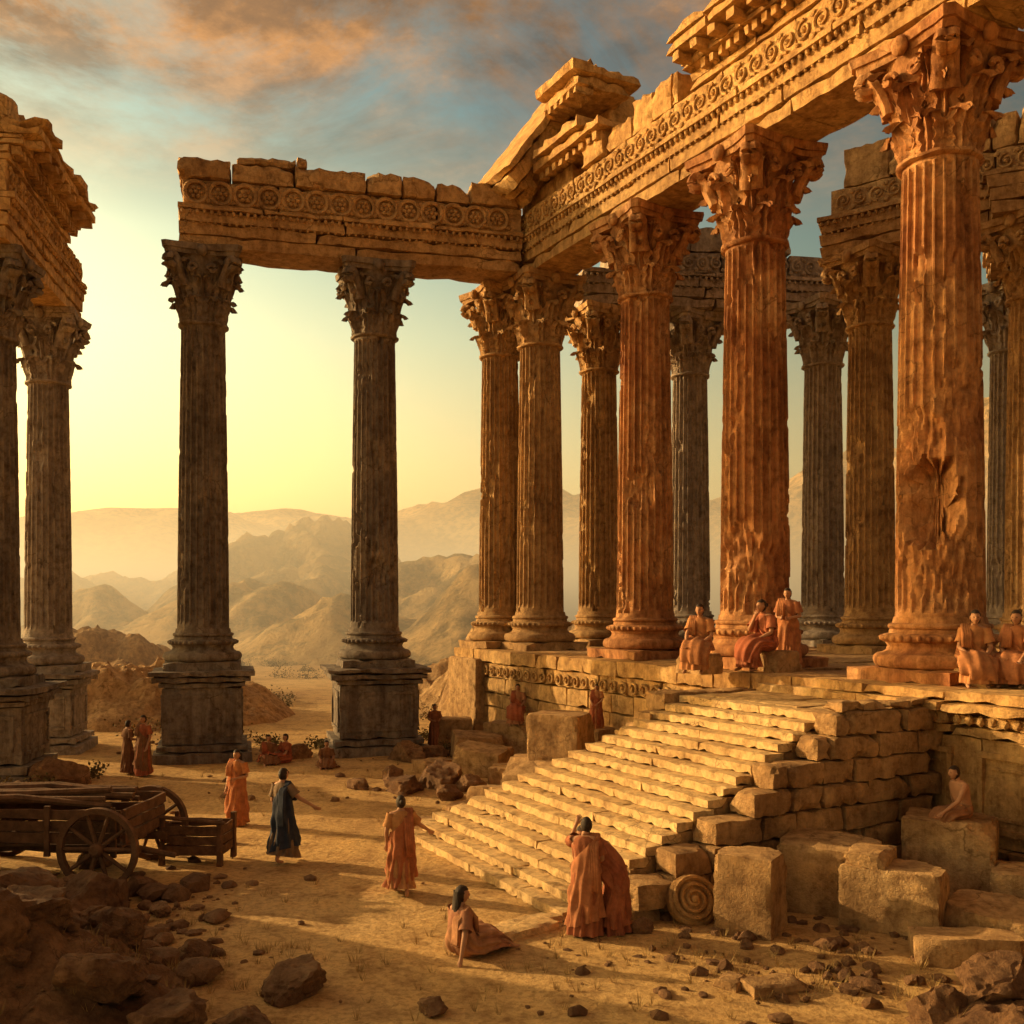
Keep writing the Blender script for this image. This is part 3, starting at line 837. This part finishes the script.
def head(parent,loc,rx=0,rz=0,long_hair=False,hair=M_hair,bun=False,beard=False):
    h=empty('head',loc); h.parent=parent; h.rotation_euler=(rx,0,rz)
    bm=bmesh.new(); bmesh.ops.create_icosphere(bm,subdivisions=4,radius=1)
    for w in bm.verts:
        p=w.co.copy(); x,y,z=p
        q=Vector((x*.074,y*.094,z*.115))
        if z<0: q.x*=1-.28*(-z)**1.5; q.y*=1-.12*(-z)
        if y>0:
            q.y+=.026*math.exp(-(x/.16)**2-((z+.12)/.2)**2)
            q.y+=.008*math.exp(-(x/.3)**2-((z+.45)/.1)**2)
            q.y+=.012*math.exp(-(x/.35)**2-((z+.85)/.2)**2)
            q.y+=.007*math.exp(-(x/.6)**2-((z-.22)/.1)**2)
            for s in (-1,1): q.y-=.013*math.exp(-((x-s*.38)/.17)**2-((z-.04)/.11)**2)
        w.co=q
    for s in (-1,1):
        bmesh.ops.create_icosphere(bm,subdivisions=2,radius=.03,matrix=Matrix.Translation((s*.075,-.005,-.005))@Matrix.Diagonal((.35,.7,1.1,1)))
    obj('face',bm,M_skin,h,smooth=180)
    bm=bmesh.new()
    for s in (-1,1): bmesh.ops.create_icosphere(bm,subdivisions=2,radius=.011,matrix=Matrix.Translation((s*.028,.078,.006))@Matrix.Diagonal((1.3,.6,.7,1)))
    obj('eyes',bm,M_eye,h,smooth=180)
    bm=bmesh.new(); bmesh.ops.create_icosphere(bm,subdivisions=2,radius=.02,matrix=Matrix.Translation((0,.086,-.052))@Matrix.Diagonal((1.1,.4,.3,1)))
    obj('mouth',bm,M_lip,h,smooth=180)
    bm=bmesh.new(); bmesh.ops.create_icosphere(bm,subdivisions=4,radius=1)
    dl=[]
    for w in bm.verts:
        x,y,z=w.co
        if y>.15 and z<.42 : dl.append(w)
        k=1+.06*noise.noise(Vector((x*6,y*6,z*6)))+.03*noise.noise(Vector((x*16,y*16,z*16)))
        w.co=Vector((x*.086*k,y*.106*k-.006,z*.122*k+.008))
    bmesh.ops.delete(bm,geom=dl,context='VERTS')
    if bun: bmesh.ops.create_icosphere(bm,subdivisions=3,radius=.045,matrix=Matrix.Translation((0,-.12,.02)))
    if long_hair:
        loft(bm,[(0,-.05,.05,.085,.07,.03,0),(0,-.07,-.08,.09,.06,.06,0),(0,-.09,-.22,.1,.05,.1,0),(0,-.1,-.38,.075,.035,.12,0),(0,-.1,-.46,.02,.02,.1,0)],14,28,9,2)
    if beard: bmesh.ops.create_icosphere(bm,subdivisions=3,radius=.05,matrix=Matrix.Translation((0,.055,-.09))@Matrix.Diagonal((1,.8,1,1)))
    obj('hair',bm,hair,h,smooth=180)
def skeleton(parent,J,bare=False):
    V=[];E=[];Rd=[]
    def add(p,r,par=None):
        V.append(Vector(p)); Rd.append(r)
        if par is not None: E.append((par,len(V)-1))
        return len(V)-1
    pel=add(J['pelvis'],.135); sp=add(J['spine'],.12,pel); ch=add(J['chest'],.14,sp); nk=add(J['neck'],.062,ch); add(J['headb'],.06,nk)
    for s,side in ((-1,'L'),(1,'R')):
        sh=add(J['sh'+side],.07,ch); el=J['el'+side]; wr=J['wr'+side]
        m=add(Vector(J['sh'+side]).lerp(Vector(el),.5),.052,sh); e=add(el,.042,m); f=add(Vector(el).lerp(Vector(wr),.4),.04,e); w=add(wr,.026,f)
        dr=(Vector(wr)-Vector(el)).normalized(); hd=J.get('hd'+side,dr); hd=Vector(hd).normalized()
        X=hd.cross(Vector((0,1,0)))
        if X.length<.3: X=hd.cross(Vector((1,0,0)))
        X.normalize(); N=X.cross(hd)
        pm=add(Vector(wr)+hd*.06,.034,w)
        k0=add(Vector(wr)+hd*.095,.03,pm)
        for i,(o,l) in enumerate(((-.03,.065),(-.01,.08),(.01,.075),(.03,.058))):
            a=add(V[k0]+X*o*1.05+hd*(.02+l*.3),.0095,k0); b=add(V[a]+hd*l*.45+N*.015,.0088,a); add(V[b]+hd*l*.3+N*.025,.007,b)
        t=add(V[pm]-X*.04+hd*.012,.012,pm); t2=add(V[t]+hd*.03-X*.012,.0105,t); add(V[t2]+hd*.022,.008,t2)
        hp=add(J['hp'+side],.095,pel); kn=J['kn'+side]; an=J['an'+side]
        m=add(Vector(J['hp'+side]).lerp(Vector(kn),.5),.082,hp); k=add(kn,.058,m); c=add(Vector(kn).lerp(Vector(an),.35),.057,k); a=add(an,.036,c)
        ft=J.get('ft'+side,(0,1,0)); ft=Vector(ft).normalized()
        h=add(Vector(an)+ft*.07+Vector((0,0,-.045)),.036,a); add(Vector(an)+ft*.17+Vector((0,0,-.06)),.024,h)
    me=bpy.data.meshes.new('body'); me.from_pydata([tuple(p) for p in V],E,[]); me.materials.append(M_skin)
    o=bpy.data.objects.new('body',me); sc.collection.objects.link(o); o.parent=parent
    md=o.modifiers.new('skin','SKIN'); md.use_smooth_shade=True
    sv=me.skin_vertices[0].data
    for i,r in enumerate(Rd):
        sv[i].radius=(r,r); sv[i].use_root=(i==0)
    ms=o.modifiers.new('sub','SUBSURF'); ms.levels=1; ms.render_levels=2
def person(name,loc,yaw,robe=(.35,.12,.05),mantle=None,pose='stand',s=1.0,arms='down',hair=M_hair,long_hair=False,bun=False,head_rz=0,head_rx=0,bare=False,lean=0.0,seed=None,seat=.45,beard=False):
    seed=R.random()*20 if seed is None else seed
    e=empty(name,loc,D(yaw),s)
    ln=lean
    if pose in('stand','walk'):
        dz=-ln*ln*.35
        zp=.95; J=dict(pelvis=(0,0,zp),spine=(0,ln*.4,1.14+dz*.3),chest=(0,ln*.8,1.33+dz*.8),neck=(0,ln*1.1-.005,1.5+dz),headb=(0,ln*1.3+.015,1.58+dz))
        sy=ln; sz=1.425+dz; hz=1.635+dz*1.1; hy=ln*1.4+.03
        st=.24 if pose=='walk' else .04
        J.update(hpL=(-.1,0,.92),hpR=(.1,0,.92),knL=(-.1,.06+st*.6,.5),knR=(.1,.02-st*.2,.5),anL=(-.1,st,.085),anR=(.1,-st,.1 if pose=='walk' else .085))
        hm=.12 if pose=='walk' else .05
        keys=[(0,sy,1.50+dz,.085,.075,0,0),(0,sy,1.455+dz,.17,.10,.02,0),(0,sy*.9,1.38+dz*.9,.205,.13,.03,0),(0,ln*.7,1.26+dz*.6,.195,.14,.05,0),(0,ln*.3,1.08+dz*.2,.165,.125,.07,0),(0,0,.93,.2,.155,.08,0),(0,.02,.72,.21,.18,.10,0),(0,.03,.45,.22,.19+st*.25,.13,0),(0,.02,.22,.24,.2+st*.4,.15,0),(0,0,hm,.25,.22+st*.5,.17,0)]
        mk=[(0,sy*.9,1.30+dz*.8,.195,.15,.03,.19),(0,ln*.6,1.20+dz*.5,.215,.165,.06,.2),(0,ln*.2,1.02,.21,.165,.09,.2),(0,0,.85,.235,.19,.1,.15),(0,.02,.62,.25,.21,.12,.12),(0,.03,.40,.26,.225+st*.2,.15,.1),(0,.03,.24,.27,.24+st*.25,.16,.08)]
    elif pose=='sit':
        z=seat; J=dict(pelvis=(0,0,z+.12),spine=(0,ln*.3,z+.3),chest=(0,ln*.8,z+.48),neck=(0,ln*1.2,z+.655),headb=(0,ln*1.4+.02,z+.735))
        sy=ln*1.0; sz=z+.575; hz=z+.79; hy=ln*1.5+.035
        J.update(hpL=(-.1,0.02,z+.1),hpR=(.1,.02,z+.1),knL=(-.14,.44,z+.08),knR=(.16,.42,z+.06),anL=(-.13,.42,.085),anR=(.17,.52,.085))
        keys=[(0,sy,z+.65,.085,.075,0,0),(0,sy,z+.61,.17,.10,.02,0),(0,sy*.9,z+.53,.205,.13,.03,0),(0,ln*.6,z+.38,.195,.145,.06,0),(0,ln*.2,z+.24,.19,.15,.08,0),(0,.06,z+.12,.24,.17,.08,0),(0,.24,z+.10,.27,.13,.09,0),(0,.42,z+.07,.28,.13,.10,0),(0,.51,z-.06,.27,.13,.13,0),(0,.51,.25,.25,.15,.16,0),(0,.5,.09,.26,.17,.18,0)]
        mk=[(0,sy*.8,z+.42,.2,.165,.03,.17),(0,ln*.3,z+.27,.22,.18,.08,.14),(0,.07,z+.14,.27,.19,.1,.05),(0,.25,z+.12,.295,.15,.11,.03),(0,.45,z+.08,.3,.15,.12,.02),(0,.55,z-.08,.28,.15,.14,.02),(0,.55,.22,.27,.16,.17,.04)]
    else:
        z=0.0; J=dict(pelvis=(0,0,.14),spine=(0,.02+ln*.3,.33),chest=(0,.03+ln*.8,.50),neck=(0,.03+ln*1.1,.67),headb=(0,.05+ln*1.3,.75))
        sy=.03+ln; sz=.59; hz=.81; hy=.06+ln*1.4
        J.update(hpL=(-.1,0.02,.13),hpR=(.1,.02,.13),knL=(-.22,.40,.22),knR=(.2,.42,.30),anL=(.02,.62,.07),anR=(.2,.72,.07))
        keys=[(0,sy,.665,.085,.075,0,0),(0,sy,.625,.17,.10,.02,0),(0,sy*.9,.55,.2,.13,.03,0),(0,sy*.6,.40,.18,.14,.06,0),(0,.02,.26,.2,.16,.08,0),(0,.08,.17,.30,.18,.1,0),(0,.28,.17,.34,.17,.12,0),(0,.48,.17,.33,.15,.14,0),(0,.66,.10,.26,.09,.18,0),(0,.74,.05,.2,.05,.18,0)]
        mk=[(0,sy*.8,.42,.19,.16,.03,.15),(0,.03,.28,.24,.19,.08,.08),(0,.10,.18,.34,.2,.12,.02),(0,.28,.19,.37,.18,.14,0),(0,.45,.18,.35,.17,.15,0)]
    J['shL']=(-.165,sy,sz); J['shR']=(.165,sy,sz)
    A={'down':((-.25,-.02,-.28),(-.24,.08,-.52)),'bent':((-.25,0,-.27),(-.12,.2,-.30)),'lap':((-.24,.06,-.27),(-.12,.3,-.40)),
       'out':((-.33,.1,-.2),(-.5,.26,-.34)),'raise':((-.28,.2,-.08),(-.22,.36,.14)),'back':((-.3,-.12,-.25),(-.34,-.2,-.5)),'chin':((-.2,.2,-.24),(-.05,.2,-.0)),'knee':((-.22,.18,-.25),(-.17,.42,-.42))}
    if isinstance(arms,str): arms=(arms,arms)
    for side,sg,ar in (('L',1,arms[0]),('R',-1,arms[1])):
        el,wr=A[ar]
        J['el'+side]=(el[0]*sg,sy+el[1],sz+el[2]); J['wr'+side]=(wr[0]*sg,sy+wr[1],sz+wr[2])
    skeleton(e,J)
    head(e,(0,hy,hz),D(head_rx),D(head_rz),long_hair,hair,bun,beard)
    if not bare:
        bm=bmesh.new(); loft(bm,keys,30,60,12,seed)
        for side in 'LR':
            a=Vector(J['sh'+side]); b=a.lerp(Vector(J['el'+side]),.75)
            tube(bm,[a+Vector((0,0,.03)),a.lerp(b,.5),b],[.085,.085,.095],14,1.0,cap=False)
        obj('robe',bm,cloth(robe),e,smooth=180)
        if mantle:
            bm=bmesh.new(); loft(bm,mk,22,60,10,seed+3)
            sh=Vector((.13,sy,sz+.05))
            for k in range(4):
                dx=-.05+k*.035
                tube(bm,[sh+Vector((dx,.15,-.32)),sh+Vector((dx,.13,-.12)),sh+Vector((dx,.02,.035)),sh+Vector((dx,-.13,-.12)),sh+Vector((dx+.02,-.17,-.45)),sh+Vector((dx+.04,-.19,-.75 if pose in('stand','walk') else -.42))],[.03,.035,.035,.035,.035,.02],8)
            obj('mantle',bm,cloth(mantle),e,smooth=180)
    else:
        bm=bmesh.new()
        loft(bm,[k for k in keys[4:len(keys)-2]],16,40,9,seed); obj('loincloth',bm,cloth(robe),e,smooth=180)
    return e
OR=(.50,.19,.065); RD=(.34,.10,.045); TN=(.40,.25,.13); BL=(.035,.04,.06); CR=(.44,.21,.08); BR=(.2,.09,.04)
person('robed_woman',(-1.95,17.95,0),8,CR,(.36,.12,.05),'walk',1.0,('down','out'),bun=True,head_rz=10)
person('robed_man',(-4.55,20.3,0),-35,(.20,.13,.08),BL,'walk',1.06,('down','out'),head_rz=0)
person('robed_woman',(-6.35,23.7,0),160,OR,(.42,.15,.06),'stand',1.0,('bent','down'),long_hair=True)
person('robed_man',(-11.0,30.6,0),150,RD,BR,'stand',1.03,'down')
person('robed_woman',(-11.6,30.9,0),-40,BR,None,'stand',.92,'bent')
person('seated_woman',(-7.85,33.0,0),200,BR,RD,'ground',1.0,'lap'); person('seated_man',(-7.3,33.2,0),140,RD,None,'ground',1.0,'knee')
person('seated_woman',(-5.85,32.3,0),190,BR,None,'ground',.9,'lap')
person('seated_woman',(-.78,14.9,0),-55,(.34,.15,.08),(.40,.19,.09),'ground',1.08,('lap','back'),long_hair=True,head_rz=-15)
person('robed_man',(1.12,15.7,0),-15,(.30,.10,.045),(.38,.15,.065),'stand',1.04,('raise','bent'),lean=.05,head_rz=20,beard=True)
person('robed_woman',(1.62,15.85,0),80,(.25,.075,.035),(.30,.10,.045),'stand',.98,('bent','bent'),lean=.36,head_rx=-20)
person('seated_man',(4.5,24.35,PZ),155,(.44,.19,.075),(.38,.16,.065),'sit',1.22,('lap','knee'),lean=.06,seat=.42)
person('seated_woman',(6.25,24.95,PZ),120,(.38,.13,.06),RD,'sit',1.3,('lap','chin'),lean=.1,seat=.42,bun=True)
person('robed_man',(6.85,25.3,PZ),150,(.34,.13,.06),(.42,.17,.07),'stand',1.15,('bent','bent'),lean=.08)
person('seated_woman',(9.1,20.2,PZ),165,(.44,.20,.08),(.36,.15,.06),'sit',1.2,('lap','lap'),lean=.1,seat=.34,bun=True)
person('seated_man',(9.95,20.05,PZ),140,(.42,.17,.07),(.42,.17,.07),'sit',1.2,('knee','lap'),lean=.14,seat=.34)
person('seated_man',(7.95,18.0,.92),105,(.28,.13,.06),None,'sit',1.0,('knee','back'),bare=True,lean=.12,seat=.45)
person('robed_woman',(2.45,29.6,1.5),160,(.4,.17,.07),RD,'stand',.75,'lap')
person('robed_woman',(3.75,25.95,1.95),170,(.42,.18,.07),None,'stand',.6,'bent')
person('seated_woman',(.2,34.3,1.1),170,(.38,.17,.08),RD,'sit',1.0,'lap')
person('robed_woman',(-2.75,36.4,0),200,(.3,.12,.06),None,'stand',.9,'bent')
# ------------------------------------------------------------------ sun, sky, haze, camera
EL=D(16.5); AZ=D(69)
S=Vector((-math.sin(AZ)*math.cos(EL),math.cos(AZ)*math.cos(EL),math.sin(EL)))
sl=bpy.data.lights.new('sun','SUN'); sl.energy=5; sl.angle=D(.5); sl.color=(1,.67,.30)
so=bpy.data.objects.new('sun',sl); sc.collection.objects.link(so); so.rotation_euler=S.to_track_quat('Z','Y').to_euler()
w=bpy.data.worlds.new('World'); sc.world=w; w.use_nodes=True; nt=w.node_tree
bg=nt.nodes['Background']; sky=nd(nt,'ShaderNodeTexSky',sky_type='NISHITA'); sky.sun_disc=False
sky.sun_elevation=EL; sky.sun_rotation=-AZ; sky.dust_density=3.0; sky.air_density=1.2; sky.ozone_density=1.0
tc=nd(nt,'ShaderNodeTexCoord'); sep=nd(nt,'ShaderNodeSeparateXYZ'); nt.links.new(tc.outputs['Generated'],sep.inputs[0])
dt=nd(nt,'ShaderNodeVectorMath',operation='DOT_PRODUCT'); nt.links.new(tc.outputs['Generated'],dt.inputs[0]); dt.inputs[1].default_value=(-math.sin(AZ),math.cos(AZ),.05)
gain=ramp(nt,mth(nt,'MULTIPLY_ADD',dt.outputs['Value'],.5,.5),[(0.0,(.34,.34,.34)),(.45,(.50,.49,.47)),(.66,(.98,.95,.90)),(.86,(1.6,1.48,1.22))])
zc=mth(nt,'MAXIMUM',sep.outputs[2],.03)
cx=mth(nt,'DIVIDE',sep.outputs[0],mth(nt,'ADD',zc,.12)); cy=mth(nt,'DIVIDE',sep.outputs[1],mth(nt,'ADD',zc,.12))
cb=nd(nt,'ShaderNodeCombineXYZ'); nt.links.new(cx,cb.inputs[0]); nt.links.new(cy,cb.inputs[1]); cb.inputs[2].default_value=3.3
cn=noi(nt,cb.outputs[0],1.6,11,0.64,0.7)
cm=ramp(nt,cn,[(.36,(0,0,0)),(.55,(1,1,1))])
el=ramp(nt,sep.outputs[2],[(.33,(0,0,0)),(.47,(1,1,1))])
cmask=mth(nt,'MULTIPLY',mth(nt,'MULTIPLY',cm,el),.9)
ccol=ramp(nt,noi(nt,cb.outputs[0],2.8,9,.65),[(.34,(1.4,.80,.42)),(.48,(3.2,1.5,.52)),(.62,(7.0,3.1,.9))])
tint=ramp(nt,sep.outputs[2],[(0.0,(1,.64,.25)),(.10,(1.0,.71,.34)),(.25,(.74,.66,.40)),(.45,(.37,.42,.34))])
base=mixc(nt,1.0,sky.outputs[0],tint,'MULTIPLY')
base=mixc(nt,1.0,base,(2.45,2.45,2.45),'MULTIPLY')
base=mixc(nt,1.0,base,gain,'MULTIPLY')
fin=mixc(nt,cmask,base,ccol)
nt.links.new(fin,bg.inputs[0]); bg.inputs[1].default_value=.13
bm=bmesh.new(); bmesh.ops.create_cube(bm,size=1,matrix=Matrix.Translation((0,698,9))@Matrix.Diagonal((2400,1300,24,1)))
hz=obj('valley_haze',bm,None,smooth=None)
m=bpy.data.materials.new('air'); m.use_nodes=True; nt=m.node_tree; nt.nodes.clear()
out=nd(nt,'ShaderNodeOutputMaterial'); vs=nd(nt,'ShaderNodeVolumeScatter'); vs.inputs['Density'].default_value=.0085; vs.inputs['Anisotropy'].default_value=.4; vs.inputs['Color'].default_value=(1,.95,.85,1)
nt.links.new(vs.outputs[0],out.inputs['Volume']); hz.data.materials.append(m)
cam=bpy.data.cameras.new('camera'); co=bpy.data.objects.new('camera',cam); sc.collection.objects.link(co); sc.camera=co
co.location=(0,0,5.1); co.rotation_euler=(D(90),0,0); cam.lens=36; cam.sensor_width=36; cam.shift_y=.0908; cam.clip_end=6000
sc.view_settings.view_transform='Standard'; sc.view_settings.look='None'; sc.view_settings.exposure=0
